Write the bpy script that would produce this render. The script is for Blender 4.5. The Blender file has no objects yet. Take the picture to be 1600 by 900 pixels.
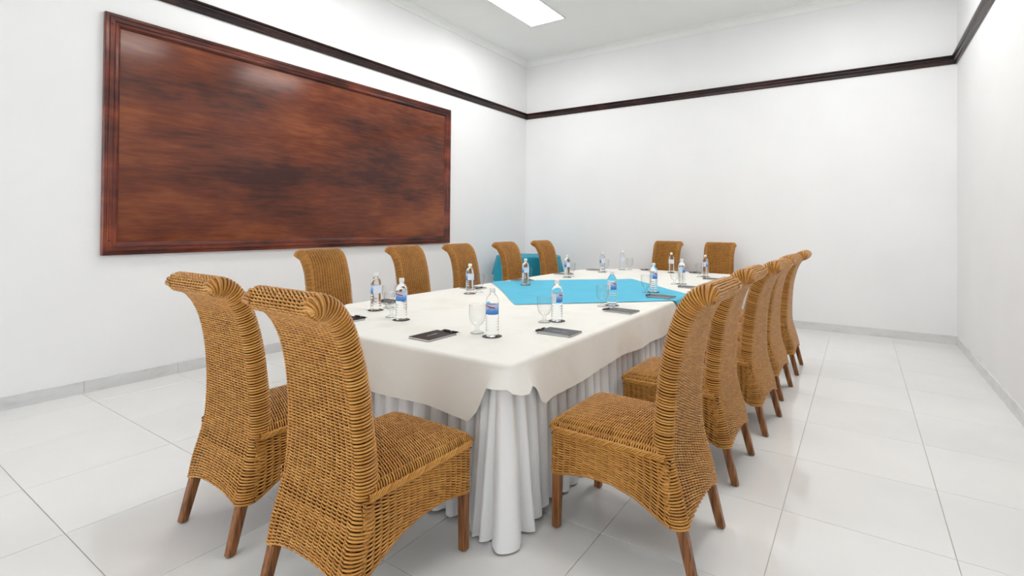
import bpy, math, random
import numpy as np
from mathutils import Matrix, Vector

random.seed(7)
rng = np.random.default_rng(7)
SC = bpy.context.scene
COL = SC.collection

# ------------------------------------------------------------------ camera
F_PX, YAW, PITCH, ROLL, CX, CY, CAM_H = 779.616, 32.8543, 0.5508, 0.4636, 839.765, 344.677, 1.36
a, b, c = (math.radians(v) for v in (YAW, PITCH, ROLL))
F0 = Vector((-math.sin(a), math.cos(a), 0)); R0 = Vector((math.cos(a), math.sin(a), 0)); U0 = Vector((0, 0, 1))
FWD = math.cos(b) * F0 + math.sin(b) * U0
UPV = math.cos(b) * U0 - math.sin(b) * F0
RGT = math.cos(c) * R0 + math.sin(c) * UPV
UPV = math.cos(c) * UPV - math.sin(c) * R0
cam_data = bpy.data.cameras.new('camera')
cam = bpy.data.objects.new('camera', cam_data)
COL.objects.link(cam)
cam_data.sensor_fit = 'HORIZONTAL'
cam_data.sensor_width = 36.0
cam_data.lens = F_PX / 1600 * 36.0
cam_data.shift_x = (800 - CX) / 1600
cam_data.shift_y = (CY - 450) / 1600
cam_data.clip_start = 0.02
M = Matrix((RGT, UPV, -FWD)).transposed().to_4x4()
M.translation = Vector((0, 0, CAM_H))
cam.matrix_world = M
SC.camera = cam

# ------------------------------------------------------------------ world, exposure
WORLD_STRENGTH = 3.6
world = bpy.data.worlds.new('world'); SC.world = world
world.use_nodes = True
world.node_tree.nodes['Background'].inputs[0].default_value = (0.96, 0.98, 1.0, 1)
world.node_tree.nodes['Background'].inputs[1].default_value = WORLD_STRENGTH
SC.view_settings.view_transform = 'Standard'
SC.view_settings.look = 'None'
SC.view_settings.gamma = 1.0
SC.view_settings.use_curve_mapping = False
SC.view_settings.exposure = 0.27
LAMP_STRENGTH = 15.2

# ------------------------------------------------------------------ helpers
def mesh_obj(name, verts, faces, mat=None, parent=None, smooth=False, mats=None, midx=None):
    me = bpy.data.meshes.new(name)
    me.from_pydata([tuple(v) for v in verts], [], [tuple(f) for f in faces])
    me.validate()
    o = bpy.data.objects.new(name, me); COL.objects.link(o)
    for m in (mats or ([mat] if mat else [])): me.materials.append(m)
    if midx is not None: me.polygons.foreach_set('material_index', midx)
    if smooth: me.polygons.foreach_set('use_smooth', [True] * len(me.polygons))
    if parent: o.parent = parent
    return o

def quads_obj(name, V, Q, mat, parent=None, smooth=True, tint=None):
    """fast mesh from numpy arrays of verts and quads"""
    me = bpy.data.meshes.new(name)
    V = np.ascontiguousarray(V, dtype=np.float32); Q = np.ascontiguousarray(Q, dtype=np.int32)
    me.vertices.add(len(V)); me.vertices.foreach_set('co', V.ravel())
    me.loops.add(Q.size); me.loops.foreach_set('vertex_index', Q.ravel())
    me.polygons.add(len(Q)); me.polygons.foreach_set('loop_start', np.arange(0, Q.size, 4, dtype=np.int32))
    me.polygons.foreach_set('loop_total', np.full(len(Q), 4, dtype=np.int32))
    me.polygons.foreach_set('use_smooth', np.full(len(Q), smooth, dtype=bool))
    if tint is not None:
        at = me.attributes.new('tint', 'FLOAT', 'POINT'); at.data.foreach_set('value', np.ascontiguousarray(tint, dtype=np.float32))
    me.materials.append(mat)
    me.update(calc_edges=True); me.validate()
    o = bpy.data.objects.new(name, me); COL.objects.link(o)
    if parent: o.parent = parent
    return o

def empty(name, loc=(0, 0, 0), rz=0.0):
    o = bpy.data.objects.new(name, None); COL.objects.link(o)
    o.empty_display_size = 0.1
    o.location = loc; o.rotation_euler = (0, 0, rz)
    return o

def tag(o, label=None, cat=None, group=None, kind=None):
    if label: o['label'] = label
    if cat: o['category'] = cat
    if group: o['group'] = group
    if kind: o['kind'] = kind
    return o

def copy_tree(o, parent=None):
    cpy = o.copy(); COL.objects.link(cpy); cpy.parent = parent
    for ch in list(o.children): copy_tree(ch, cpy)
    return cpy

def box_vf(x0, x1, y0, y1, z0, z1):
    v = [(x0, y0, z0), (x1, y0, z0), (x1, y1, z0), (x0, y1, z0), (x0, y0, z1), (x1, y0, z1), (x1, y1, z1), (x0, y1, z1)]
    f = [(0, 3, 2, 1), (4, 5, 6, 7), (0, 1, 5, 4), (1, 2, 6, 5), (2, 3, 7, 6), (3, 0, 4, 7)]
    return v, f

def bevel_box_vf(x0, x1, y0, y1, z0, z1, c):
    """box with chamfered top and vertical edges"""
    def ring(ins, z):
        k = c
        X0, X1, Y0, Y1 = x0 + ins, x1 - ins, y0 + ins, y1 - ins
        return [(X0 + k, Y0, z), (X1 - k, Y0, z), (X1, Y0 + k, z), (X1, Y1 - k, z), (X1 - k, Y1, z), (X0 + k, Y1, z), (X0, Y1 - k, z), (X0, Y0 + k, z)]
    rings = [ring(0, z0), ring(0, z1 - c), ring(c, z1)]
    v = sum(rings, []); f = [tuple(range(7, -1, -1)), tuple(range(16, 24))]
    for r in range(2):
        for i in range(8):
            j = (i + 1) % 8
            f.append((r * 8 + i, r * 8 + j, r * 8 + 8 + j, r * 8 + 8 + i))
    return v, f

def join_vf(parts):
    V, Fs = [], []
    for v, f in parts:
        o = len(V); V += list(v); Fs += [tuple(i + o for i in q) for q in f]
    return V, Fs

def lathe_vf(profile, n=32, cap0=False, cap1=False):
    V, Fs = [], []
    for r, z in profile:
        for i in range(n):
            t = 2 * math.pi * i / n
            V.append((r * math.cos(t), r * math.sin(t), z))
    m = len(profile)
    for k in range(m - 1):
        for i in range(n):
            j = (i + 1) % n
            Fs.append((k * n + i, k * n + j, (k + 1) * n + j, (k + 1) * n + i))
    if cap0: Fs.append(tuple(range(n - 1, -1, -1)))
    if cap1: Fs.append(tuple((m - 1) * n + i for i in range(n)))
    return V, Fs

def tube_vf(path, r, n=8, closed=False):
    P = [Vector(p) for p in path]; V, Fs = [], []
    m = len(P)
    for i, p in enumerate(P):
        if closed: d = P[(i + 1) % m] - P[i - 1]
        else: d = P[min(i + 1, m - 1)] - P[max(i - 1, 0)]
        d.normalize()
        ref = Vector((0, 0, 1)) if abs(d.z) < .9 else Vector((1, 0, 0))
        e1 = d.cross(ref).normalized(); e2 = d.cross(e1)
        rr = r[i] if isinstance(r, (list, tuple)) else r
        for k in range(n):
            t = 2 * math.pi * k / n
            V.append(tuple(p + rr * (math.cos(t) * e1 + math.sin(t) * e2)))
    for i in range(m if closed else m - 1):
        i2 = (i + 1) % m
        for k in range(n):
            k2 = (k + 1) % n
            Fs.append((i * n + k, i * n + k2, i2 * n + k2, i2 * n + k))
    if not closed:
        Fs.append(tuple(range(n - 1, -1, -1))); Fs.append(tuple((m - 1) * n + k for k in range(n)))
    return V, Fs

def xform(vf, fn):
    return [fn(*v) for v in vf[0]], vf[1]

# ------------------------------------------------------------------ materials
def new_mat(name):
    m = bpy.data.materials.new(name); m.use_nodes = True
    nt = m.node_tree
    return m, nt, nt.nodes['Principled BSDF']

def setp(bs, **kw):
    names = {'color': 'Base Color', 'rough': 'Roughness', 'metal': 'Metallic', 'spec': 'Specular IOR Level', 'coat': 'Coat Weight',
             'coat_rough': 'Coat Roughness', 'trans': 'Transmission Weight', 'ior': 'IOR', 'sheen': 'Sheen Weight'}
    for k, v in kw.items():
        if k == 'color': v = (*v, 1)
        bs.inputs[names[k]].default_value = v

def noise(nt, scale, detail=4, rough=.5, coord='Object', stretch=(1, 1, 1)):
    tc = nt.nodes.new('ShaderNodeTexCoord'); mp = nt.nodes.new('ShaderNodeMapping')
    mp.inputs['Scale'].default_value = stretch
    nz = nt.nodes.new('ShaderNodeTexNoise'); nz.inputs['Scale'].default_value = scale
    nz.inputs['Detail'].default_value = detail; nz.inputs['Roughness'].default_value = rough
    nt.links.new(tc.outputs[coord], mp.inputs[0]); nt.links.new(mp.outputs[0], nz.inputs['Vector'])
    return nz.outputs['Fac']

def ramp(nt, fac, stops):
    r = nt.nodes.new('ShaderNodeValToRGB')
    el = r.color_ramp.elements
    while len(el) < len(stops): el.new(.5)
    for e, (p, col) in zip(el, stops): e.position = p; e.color = (*col, 1)
    nt.links.new(fac, r.inputs[0])
    return r.outputs[0]

def mixc(nt, fac, A, B, mode='MIX'):
    m = nt.nodes.new('ShaderNodeMix'); m.data_type = 'RGBA'; m.blend_type = mode
    for sock, v in ((m.inputs[0], fac), (m.inputs[6], A), (m.inputs[7], B)):
        if hasattr(v, 'is_linked') or hasattr(v, 'links'): nt.links.new(v, sock)
        else: sock.default_value = v if not isinstance(v, tuple) else (*v, 1)
    return m.outputs[2]

def math_n(nt, op, A, B=None):
    m = nt.nodes.new('ShaderNodeMath'); m.operation = op
    for i, v in enumerate((A, B)):
        if v is None: continue
        if isinstance(v, (int, float)): m.inputs[i].default_value = v
        else: nt.links.new(v, m.inputs[i])
    return m.outputs[0]

def bump(nt, bs, height, strength=.2, dist=.01):
    bp = nt.nodes.new('ShaderNodeBump'); bp.inputs['Strength'].default_value = strength; bp.inputs['Distance'].default_value = dist
    nt.links.new(height, bp.inputs['Height']); nt.links.new(bp.outputs[0], bs.inputs['Normal'])

def plain(name, color, rough=.5, **kw):
    m, nt, bs = new_mat(name); setp(bs, color=color, rough=rough, **kw); return m

MAT = {}
# painted plaster
m, nt, bs = new_mat('wall_paint'); setp(bs, rough=.6, spec=.3)
nt.links.new(ramp(nt, noise(nt, 1.3, 5), [(.3, (.875, .875, .875)), (.7, (.905, .905, .905))]), bs.inputs['Base Color'])
bump(nt, bs, noise(nt, 40, 4), .06, .003); MAT['wall'] = m
m, nt, bs = new_mat('ceiling_paint'); setp(bs, rough=.8, spec=.2)
nt.links.new(ramp(nt, noise(nt, .8, 4), [(.3, (.915, .92, .90)), (.7, (.935, .94, .92))]), bs.inputs['Base Color']); MAT['ceiling'] = m
# porcelain
m, nt, bs = new_mat('porcelain_tile'); setp(bs, rough=.06, spec=.5)
oi = nt.nodes.new('ShaderNodeObjectInfo')
base = ramp(nt, noise(nt, 2.2, 6, .6), [(.3, (.775, .77, .755)), (.7, (.815, .81, .795))])
nt.links.new(mixc(nt, .06, base, ramp(nt, oi.outputs['Random'], [(0, (.55, .55, .54)), (1, (.85, .85, .84))])), bs.inputs['Base Color'])
MAT['tile'] = m
m, nt, bs = new_mat('skirting_tile'); setp(bs, rough=.2, spec=.5)
nt.links.new(ramp(nt, noise(nt, 3.5, 7, .65, stretch=(1, 1, 3)), [(.35, (.62, .62, .615)), (.5, (.70, .70, .695)), (.7, (.73, .73, .72))]), bs.inputs['Base Color']); MAT['skirting'] = m
MAT['grout'] = plain('grout', (.58, .54, .48), .9)
# mahogany board
def mahogany(name, dark, mid, light, stretch, rough, scale=1.2, bl=.62):
    m, nt, bs = new_mat(name); setp(bs, rough=.45, spec=.1, coat=.7, coat_rough=rough)
    blotch = noise(nt, scale, 4, .55, stretch=(1, .5, 1.35))
    grain = noise(nt, 5, 8, .65, stretch=stretch)
    f = math_n(nt, 'ADD', math_n(nt, 'MULTIPLY', blotch, bl), math_n(nt, 'MULTIPLY', grain, 1 - bl))
    nt.links.new(ramp(nt, f, [(.38, dark), (.50, mid), (.62, light)]), bs.inputs['Base Color'])
    bump(nt, bs, noise(nt, 30, 5, .6, stretch=(1, .5, 2)), .05, .003)
    return m
MAT['board'] = mahogany('mahogany_panel', (.045, .008, .004), (.145, .030, .010), (.26, .070, .020), (1, .7, 6), .14, 1.3, .72)
MAT['frame_h'] = mahogany('mahogany_frame', (.025, .005, .004), (.085, .015, .008), (.20, .040, .016), (1, .6, 14), .16, 3)
MAT['frame_v'] = mahogany('mahogany_frame_upright', (.035, .006, .004), (.13, .022, .011), (.26, .055, .022), (1, 14, .6), .16, 3)
MAT['rail'] = mahogany('dark_mahogany_rail', (.010, .004, .004), (.024, .008, .007), (.05, .016, .012), (3, 3, 8), .22, 3)
MAT['screw'] = plain('screw_head', (.03, .02, .018), .4, metal=.6)
# rattan
m, nt, bs = new_mat('rattan_strand'); setp(bs, rough=.34, spec=.5, coat=.3, coat_rough=.25)
at = nt.nodes.new('ShaderNodeAttribute'); at.attribute_name = 'tint'
v = math_n(nt, 'ADD', math_n(nt, 'MULTIPLY', at.outputs['Fac'], .4), math_n(nt, 'MULTIPLY', noise(nt, 7, 4, .6), .6))
nt.links.new(ramp(nt, v, [(.15, (.37, .145, .020)), (.5, (.54, .238, .037)), (.85, (.66, .34, .074))]), bs.inputs['Base Color']); MAT['rattan'] = m
MAT['rattan_core'] = plain('rattan_inside', (.055, .02, .006), .9, spec=.05)
# leg wood
m, nt, bs = new_mat('stained_leg_wood'); setp(bs, rough=.35, spec=.5)
w = nt.nodes.new('ShaderNodeTexNoise'); tc = nt.nodes.new('ShaderNodeTexCoord'); mp = nt.nodes.new('ShaderNodeMapping')
mp.inputs['Scale'].default_value = (75, 75, 4); w.inputs['Scale'].default_value = 1.6; w.inputs['Detail'].default_value = 5
nt.links.new(tc.outputs['Object'], mp.inputs[0]); nt.links.new(mp.outputs[0], w.inputs['Vector'])
nt.links.new(ramp(nt, w.outputs['Fac'], [(.32, (.085, .026, .007)), (.5, (.25, .088, .021)), (.72, (.38, .155, .042))]), bs.inputs['Base Color']); MAT['leg'] = m
MAT['glide'] = plain('grey_plastic_glide', (.25, .24, .22), .4)
# cloths
m, nt, bs = new_mat('ivory_cloth'); setp(bs, rough=.75, spec=.25, sheen=.1)
stain = ramp(nt, noise(nt, 2.6, 5, .6), [(.5, (0, 0, 0)), (.72, (1, 1, 1))])
nt.links.new(mixc(nt, math_n(nt, 'MULTIPLY', stain, .22), (.845, .828, .772), (.58, .49, .35)), bs.inputs['Base Color'])
bump(nt, bs, noise(nt, 5, 4, .6), .25, .01); MAT['ivory'] = m
m, nt, bs = new_mat('white_skirt_cloth'); setp(bs, color=(.88, .88, .885), rough=.8, spec=.2, sheen=.1)
bump(nt, bs, noise(nt, 9, 4, .6), .25, .01); MAT['skirt'] = m
m, nt, bs = new_mat('turquoise_cloth'); setp(bs, rough=.8, spec=.2, sheen=.1)
nt.links.new(ramp(nt, noise(nt, 3, 5, .6), [(.3, (.075, .46, .66)), (.7, (.095, .52, .72))]), bs.inputs['Base Color'])
bump(nt, bs, noise(nt, 7, 4, .6), .3, .01); MAT['blue'] = m
m, nt, bs = new_mat('teal_cloth'); setp(bs, rough=.8, spec=.2, sheen=.1)
nt.links.new(ramp(nt, noise(nt, 3, 5, .6), [(.3, (.018, .29, .43)), (.7, (.026, .34, .48))]), bs.inputs['Base Color']); MAT['teal'] = m
MAT['table_wood'] = plain('table_plywood', (.35, .24, .14), .6)
MAT['black_metal'] = plain('black_steel', (.02, .02, .02), .4, metal=.5)
MAT['black_rubber'] = plain('black_rubber', (.012, .012, .012), .5)
# small things
m, nt, bs = new_mat('water_filled_bottle'); setp(bs, color=(.98, .99, 1), rough=.02, trans=1.0, ior=1.2); MAT['bottle'] = m
m = bpy.data.materials.new('clear_glass'); m.use_nodes = True; nt = m.node_tree; nt.nodes.clear()
lw = nt.nodes.new('ShaderNodeLayerWeight'); lw.inputs[0].default_value = .30
tr = nt.nodes.new('ShaderNodeBsdfTransparent'); gl = nt.nodes.new('ShaderNodeBsdfGlossy'); gl.inputs['Roughness'].default_value = .02
lf = nt.nodes.new('ShaderNodeLayerWeight'); lf.inputs[0].default_value = .5
refl = math_n(nt, 'ADD', math_n(nt, 'MULTIPLY', math_n(nt, 'POWER', lf.outputs['Facing'], 4.0), .45), .035)
nt.links.new(ramp(nt, lw.outputs['Facing'], [(0, (.975, .978, .978)), (.45, (.925, .93, .93)), (.9, (.45, .47, .47))]), tr.inputs[0])
mx = nt.nodes.new('ShaderNodeMixShader'); ou = nt.nodes.new('ShaderNodeOutputMaterial')
nt.links.new(refl, mx.inputs[0]); nt.links.new(tr.outputs[0], mx.inputs[1]); nt.links.new(gl.outputs[0], mx.inputs[2]); nt.links.new(mx.outputs[0], ou.inputs[0]); MAT['glass'] = m
m = bpy.data.materials.new('window_glass'); m.use_nodes = True; nt = m.node_tree; nt.nodes.clear()  # glass for the added windows that let fill light in
tr = nt.nodes.new('ShaderNodeBsdfTransparent'); tr.inputs[0].default_value = (.95, .955, .955, 1)
gl = nt.nodes.new('ShaderNodeBsdfGlossy'); gl.inputs['Roughness'].default_value = .02
mx = nt.nodes.new('ShaderNodeMixShader'); mx.inputs[0].default_value = .06; ou = nt.nodes.new('ShaderNodeOutputMaterial')
nt.links.new(tr.outputs[0], mx.inputs[1]); nt.links.new(gl.outputs[0], mx.inputs[2]); nt.links.new(mx.outputs[0], ou.inputs[0]); MAT['pane'] = m
MAT['cap'] = plain('white_cap', (.85, .85, .86), .35)
MAT['coaster'] = plain('black_coaster', (.018, .017, .017), .5)
MAT['cover'] = plain('black_card_cover', (.02, .019, .021), .32)
MAT['paper'] = plain('paper', (.82, .80, .76), .8)
MAT['wire'] = plain('white_wire', (.75, .75, .76), .3)
MAT['silver'] = plain('silver', (.7, .7, .7), .25, metal=1)
MAT['pen'] = plain('black_pen', (.015, .015, .016), .25)
MAT['print'] = plain('white_print', (.8, .8, .82), .5)
m, nt, bs = new_mat('bottle_label'); setp(bs, rough=.4)
uv = nt.nodes.new('ShaderNodeTexCoord'); sp = nt.nodes.new('ShaderNodeSeparateXYZ'); nt.links.new(uv.outputs['UV'], sp.inputs[0])
U, Vv = sp.outputs['X'], sp.outputs['Y']
blue = ramp(nt, math_n(nt, 'ADD', math_n(nt, 'MULTIPLY', Vv, .7), math_n(nt, 'MULTIPLY', noise(nt, 6, 3, .6, 'UV', (2, 1, 1)), .5)),
            [(.25, (.02, .16, .55)), (.55, (.10, .32, .72)), (.8, (.50, .62, .86))])
arc = math_n(nt, 'SUBTRACT', math_n(nt, 'ABSOLUTE', math_n(nt, 'SUBTRACT', math_n(nt, 'ADD', Vv, math_n(nt, 'MULTIPLY', math_n(nt, 'SUBTRACT', U, .2), .9)), .78)), .075)
red_m = math_n(nt, 'MULTIPLY', math_n(nt, 'LESS_THAN', arc, 0.0), math_n(nt, 'MULTIPLY', math_n(nt, 'GREATER_THAN', U, .08), math_n(nt, 'LESS_THAN', U, .34)))
c1 = mixc(nt, red_m, blue, (.42, .015, .035))
white_m = math_n(nt, 'GREATER_THAN', U, .48)
nt.links.new(mixc(nt, white_m, c1, (.72, .78, .88)), bs.inputs['Base Color']); MAT['label'] = m
# lamp
m = bpy.data.materials.new('lit_diffuser'); m.use_nodes = True; nt = m.node_tree; nt.nodes.clear()
em = nt.nodes.new('ShaderNodeEmission'); em.inputs[0].default_value = (1.0, .992, .978, 1); em.inputs[1].default_value = LAMP_STRENGTH
ou = nt.nodes.new('ShaderNodeOutputMaterial'); nt.links.new(em.outputs[0], ou.inputs[0]); MAT['lamp'] = m
MAT['white_metal'] = plain('white_lamp_frame', (.8, .8, .8), .4)

# ------------------------------------------------------------------ room shell
XL, XR, YB, YF, ZC = -5.168, 0.963, 7.6035, -2.6, 4.36
T = .12
def shell(name, x0, x1, y0, y1, z0, z1, mat):
    return tag(mesh_obj(name, *box_vf(x0, x1, y0, y1, z0, z1), mat), kind='structure')
shell('wall_left', XL - T, XL, YF - T, YB + T, -.05, ZC + T, MAT['wall'])
shell('wall_right', XR, XR + T, YF - T, YB + T, -.05, ZC + T, MAT['wall'])
shell('wall_back', XL, XR, YB, YB + T, -.05, ZC + T, MAT['wall'])
WX0, WX1, WZ0, WZ1 = -4.6, .5, .85, 3.05          # made-up window row in the unseen wall behind the camera, added for fill light
v, f = join_vf([box_vf(XL, XR, YF - T, YF, -.05, WZ0), box_vf(XL, XR, YF - T, YF, WZ1, ZC + T), box_vf(XL, WX0, YF - T, YF, WZ0, WZ1), box_vf(WX1, XR, YF - T, YF, WZ0, WZ1)])
tag(mesh_obj('wall_front', v, f, MAT['wall']), kind='structure')
n_fill_win = 4; ww = (WX1 - WX0) / n_fill_win
for k in range(n_fill_win):
    wr = tag(empty('window_%d' % (k + 1), (WX0 + (k + .5) * ww, YF - T / 2, WZ0)), kind='structure')
    h_, hw = WZ1 - WZ0, ww / 2
    for p in (box_vf(-hw, hw, -.03, .03, 0, .05), box_vf(-hw, hw, -.03, .03, h_ - .05, h_), box_vf(-hw, -hw + .04, -.03, .03, .05, h_ - .05), box_vf(hw - .04, hw, -.03, .03, .05, h_ - .05)):
        mesh_obj('window_frame', *p, MAT['rail'], wr)
    mesh_obj('pane', *box_vf(-hw + .04, hw - .04, -.003, .003, .05, h_ - .05), MAT['pane'], wr)
shell('ceiling', XL, XR, YF, YB, ZC, ZC + T, MAT['ceiling'])
floor = shell('floor', XL, XR, YF, YB, -.06, -.004, MAT['grout'])

TS, TOX, TOY, J = .6489, -.3108, 1.3761, .0016
full = None
i0, i1 = math.floor((XL - TOX) / TS), math.ceil((XR - TOX) / TS)
j0, j1 = math.floor((YF - TOY) / TS), math.ceil((YB - TOY) / TS)
for i in range(i0, i1):
    for j in range(j0, j1):
        x0, x1 = max(TOX + i * TS + J, XL), min(TOX + (i + 1) * TS - J, XR)
        y0, y1 = max(TOY + j * TS + J, YF), min(TOY + (j + 1) * TS - J, YB)
        if x1 - x0 < .01 or y1 - y0 < .01: continue
        is_full = x1 - x0 > TS - .005 and y1 - y0 > TS - .005
        if is_full and full:
            o = bpy.data.objects.new('tile', full); COL.objects.link(o); o.parent = floor
            o.location = (x0, y0, 0)
        else:
            v, f = bevel_box_vf(0, x1 - x0, 0, y1 - y0, -.004, 0, .0008)
            o = mesh_obj('tile', v, f, MAT['tile'], floor); o.location = (x0, y0, 0)
            if is_full: full = o.data

BH, BT = .098, .012
def baseboard(name, axis, fixed, start, end, origin):
    root = empty(name); tag(root, kind='structure')
    k = math.floor((start - origin) / TS)
    while origin + k * TS < end:
        s, e = max(start, origin + k * TS + .001), min(end, origin + (k + 1) * TS - .001)
        k += 1
        if e - s < .01: continue
        if axis == 'y':
            x0, x1 = (fixed, fixed + BT) if fixed < -2 else (fixed - BT, fixed)
            vf = box_vf(x0, x1, s, e, 0, BH)
        else:
            vf = box_vf(s, e, fixed - BT, fixed, 0, BH)
        mesh_obj('skirting_tile', *vf, MAT['skirting'], root)
baseboard('baseboard_left', 'y', XL, YF, YB, TOY + .012)
baseboard('baseboard_right', 'y', XR, YF, YB, TOY + .012)
baseboard('baseboard_back', 'x', YB, XL + BT, XR - BT, TOX + .012)

# picture rail and plaster cornice
RZ = 3.306
RAILP = [(0, 0), (.014, 0), (.022, .012), (.026, .030), (.040, .036), (.046, .046), (.040, .056), (.032, .060), (.034, .074), (.050, .082), (.054, .096), (0, .096)]
def sweep_wall(name, prof, side, z0, mat):
    V = []
    n = len(prof)
    for e in (0, 1):
        for d, z in prof:
            if side == 'left': p = (XL + d, (YF, YB - d)[e], z0 + z)
            elif side == 'right': p = (XR - d, (YF, YB - d)[e], z0 + z)
            else: p = ((XL + d, XR - d)[e], YB - d, z0 + z)
            V.append(p)
    Fs = [(k, (k + 1) % n, n + (k + 1) % n, n + k) for k in range(n)] + [tuple(range(n)), tuple(range(2 * n - 1, n - 1, -1))]
    return tag(mesh_obj(name, V, Fs, mat), kind='structure')
sweep_wall('trim_1', RAILP, 'left', RZ, MAT['rail'])
sweep_wall('trim_2', RAILP, 'back', RZ, MAT['rail'])
sweep_wall('trim_3', RAILP, 'right', RZ, MAT['rail'])
CORN = [(0, -.10), (.012, -.098), (.016, -.085)] + [(.016 + .075 * (1 - math.cos(t)), -.085 + .07 * math.sin(t)) for t in np.linspace(.25, 1.4, 6)] + [(.095, -.012), (.10, 0), (0, 0)]
for k, s in enumerate(('left', 'back', 'right')): sweep_wall('trim_%d' % (k + 4), CORN, s, ZC, MAT['ceiling'])

# ------------------------------------------------------------------ ceiling lights
def ceiling_light(x, y, label):
    r = tag(empty('ceiling_light', (x, y, ZC)), label, 'ceiling light', 'recessed ceiling light panels')
    W, L = .30, .60
    mesh_obj('diffuser', *box_vf(-W + .02, W - .02, -L + .02, L - .02, -.012, -.004), MAT['lamp'], r)
    parts = [box_vf(-W, W, -L, -L + .02, -.018, 0), box_vf(-W, W, L - .02, L, -.018, 0), box_vf(-W, -W + .02, -L + .02, L - .02, -.018, 0), box_vf(W - .02, W, -L + .02, L - .02, -.018, 0)]
    for p in parts: mesh_obj('frame_bar', *p, MAT['white_metal'], r)
LAMP_Y = (5.62, 3.1)
ORD = ['first', 'second', 'third', 'fourth', 'fifth']
for k, y in enumerate(LAMP_Y):
    ceiling_light(-3.86, y, 'bright white ceiling light panel above the wooden panel side, %s from the back wall' % ORD[k])
    ceiling_light(-.12, y, 'bright white ceiling light panel along the plain wall side, %s from the back wall' % ORD[k])

# ------------------------------------------------------------------ wooden wall panel
by0, by1, bz0, bz1 = 1.475, 5.545, 1.087, 3.07
board = tag(empty('wooden_wall_panel', (XL, (by0 + by1) / 2, bz0)), 'large glossy mahogany panel with moulded frame hung on white wall', 'wall panel')
def loc(v): return (v[0] - XL, v[1] - (by0 + by1) / 2, v[2] - bz0)
FW = .108
v, f = box_vf(XL, XL + .012, by0 + .05, by1 - .05, bz0 + .05, bz1 - .05)
mesh_obj('panel', [loc(p) for p in v], f, MAT['board'], board)
FP = [(0, 0), (0, .036), (.006, .042), (.026, .042), (.030, .038), (.034, .042), (.062, .040), (.066, .034), (.072, .036), (.090, .033), (.100, .024), (FW, .014), (FW, 0)]
def frame_side(side):
    V = []; n = len(FP)
    for e in (0, 1):
        for w, d in FP:
            y = (by0 + w, by1 - w)[e]; z = (bz0 + w, bz1 - w)[e]
            if side == 'top': p = (XL + d, y, bz1 - w)
            elif side == 'bottom': p = (XL + d, y, bz0 + w)
            elif side == 'near': p = (XL + d, by0 + w, z)
            else: p = (XL + d, by1 - w, z)
            V.append(loc(p))
    Fs = [(k, k + 1, n + k + 1, n + k) for k in range(n - 1)] + [tuple(range(n)), tuple(range(2 * n - 1, n - 1, -1))]
    mesh_obj('frame_rail', V, Fs, MAT['frame_v' if side in ('near', 'far') else 'frame_h'], board)
for s in ('top', 'bottom', 'near', 'far'): frame_side(s)
sv, sf = lathe_vf([(.007, 0), (.0065, .002), (.003, .0035), (.0005, .0038)], 10)
sme = None
for y, z in ((by0 + .045, bz1 - .09), (by0 + .045, bz0 + .12), (by0 + .045, 2.05), (by1 - .045, bz1 - .12), (by1 - .045, 2.0), (2.9, bz1 - .05), (4.2, bz1 - .05), (2.2, bz0 + .05), (3.4, bz0 + .05), (4.6, bz0 + .05)):
    if sme is None:
        o = mesh_obj('screw', [(z_, x_, y_) for x_, y_, z_ in sv], sf, MAT['screw'], board, True); sme = o.data
    else:
        o = bpy.data.objects.new('screw', sme); COL.objects.link(o); o.parent = board
    o.location = loc((XL + .041, y, z))

# ------------------------------------------------------------------ conference table
TX0, TX1, TY0, TY1, TZ = -3.185, -1.298, 1.772, 6.605, .757
table = tag(empty('conference_table', ((TX0 + TX1) / 2, (TY0 + TY1) / 2, 0)), 'long conference table under ivory cloth with pleated white skirt', 'table')
tcx, tcy = (TX0 + TX1) / 2, (TY0 + TY1) / 2
OUT = [(-2.79, TY0), (TX1, TY0), (TX1, TY1), (-2.74, TY1), (TX0, 6.02), (TX0, 2.38)]     # both corners on the panel side are cut off
def prism(poly, z0, z1):
    n = len(poly)
    return [(x - tcx, y - tcy, z0) for x, y in poly] + [(x - tcx, y - tcy, z1) for x, y in poly], [tuple(range(n - 1, -1, -1)), tuple(range(n, 2 * n))] + [(i, (i + 1) % n, n + (i + 1) % n, n + i) for i in range(n)]
for poly in ([OUT[0], OUT[1], (TX1, tcy - .002), (TX0, tcy - .002), OUT[5]], [(TX0, tcy + .002), (TX1, tcy + .002), OUT[2], OUT[3], OUT[4]]):
    mesh_obj('tabletop', *prism(poly, TZ - .035, TZ - .004), MAT['table_wood'], table)
for lx in (TX0 + .12, TX1 + .06):
    for ly in (TY0 + .72, TY1 - .72):
        leg = mesh_obj('leg', *tube_vf([(lx - tcx - (.16 if lx > -2 else -.08), ly - tcy, TZ - .035), (lx - tcx - (.10 if lx > -2 else -.03), ly - tcy, .25), (lx - tcx, ly - tcy, .07)], .016, 10), MAT['black_metal'], table, True)
        prof = [(.006, -.012), (.026, -.012), (.03, -.008), (.03, .008), (.026, .012), (.006, .012)]
        v, f = lathe_vf(prof, 20, True, True)
        w = mesh_obj('caster', [(z_, y_, x_ + .031) for x_, y_, z_ in v], f, MAT['black_rubber'], leg, True)
        w.location = (lx - tcx, ly - tcy, 0)

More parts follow.
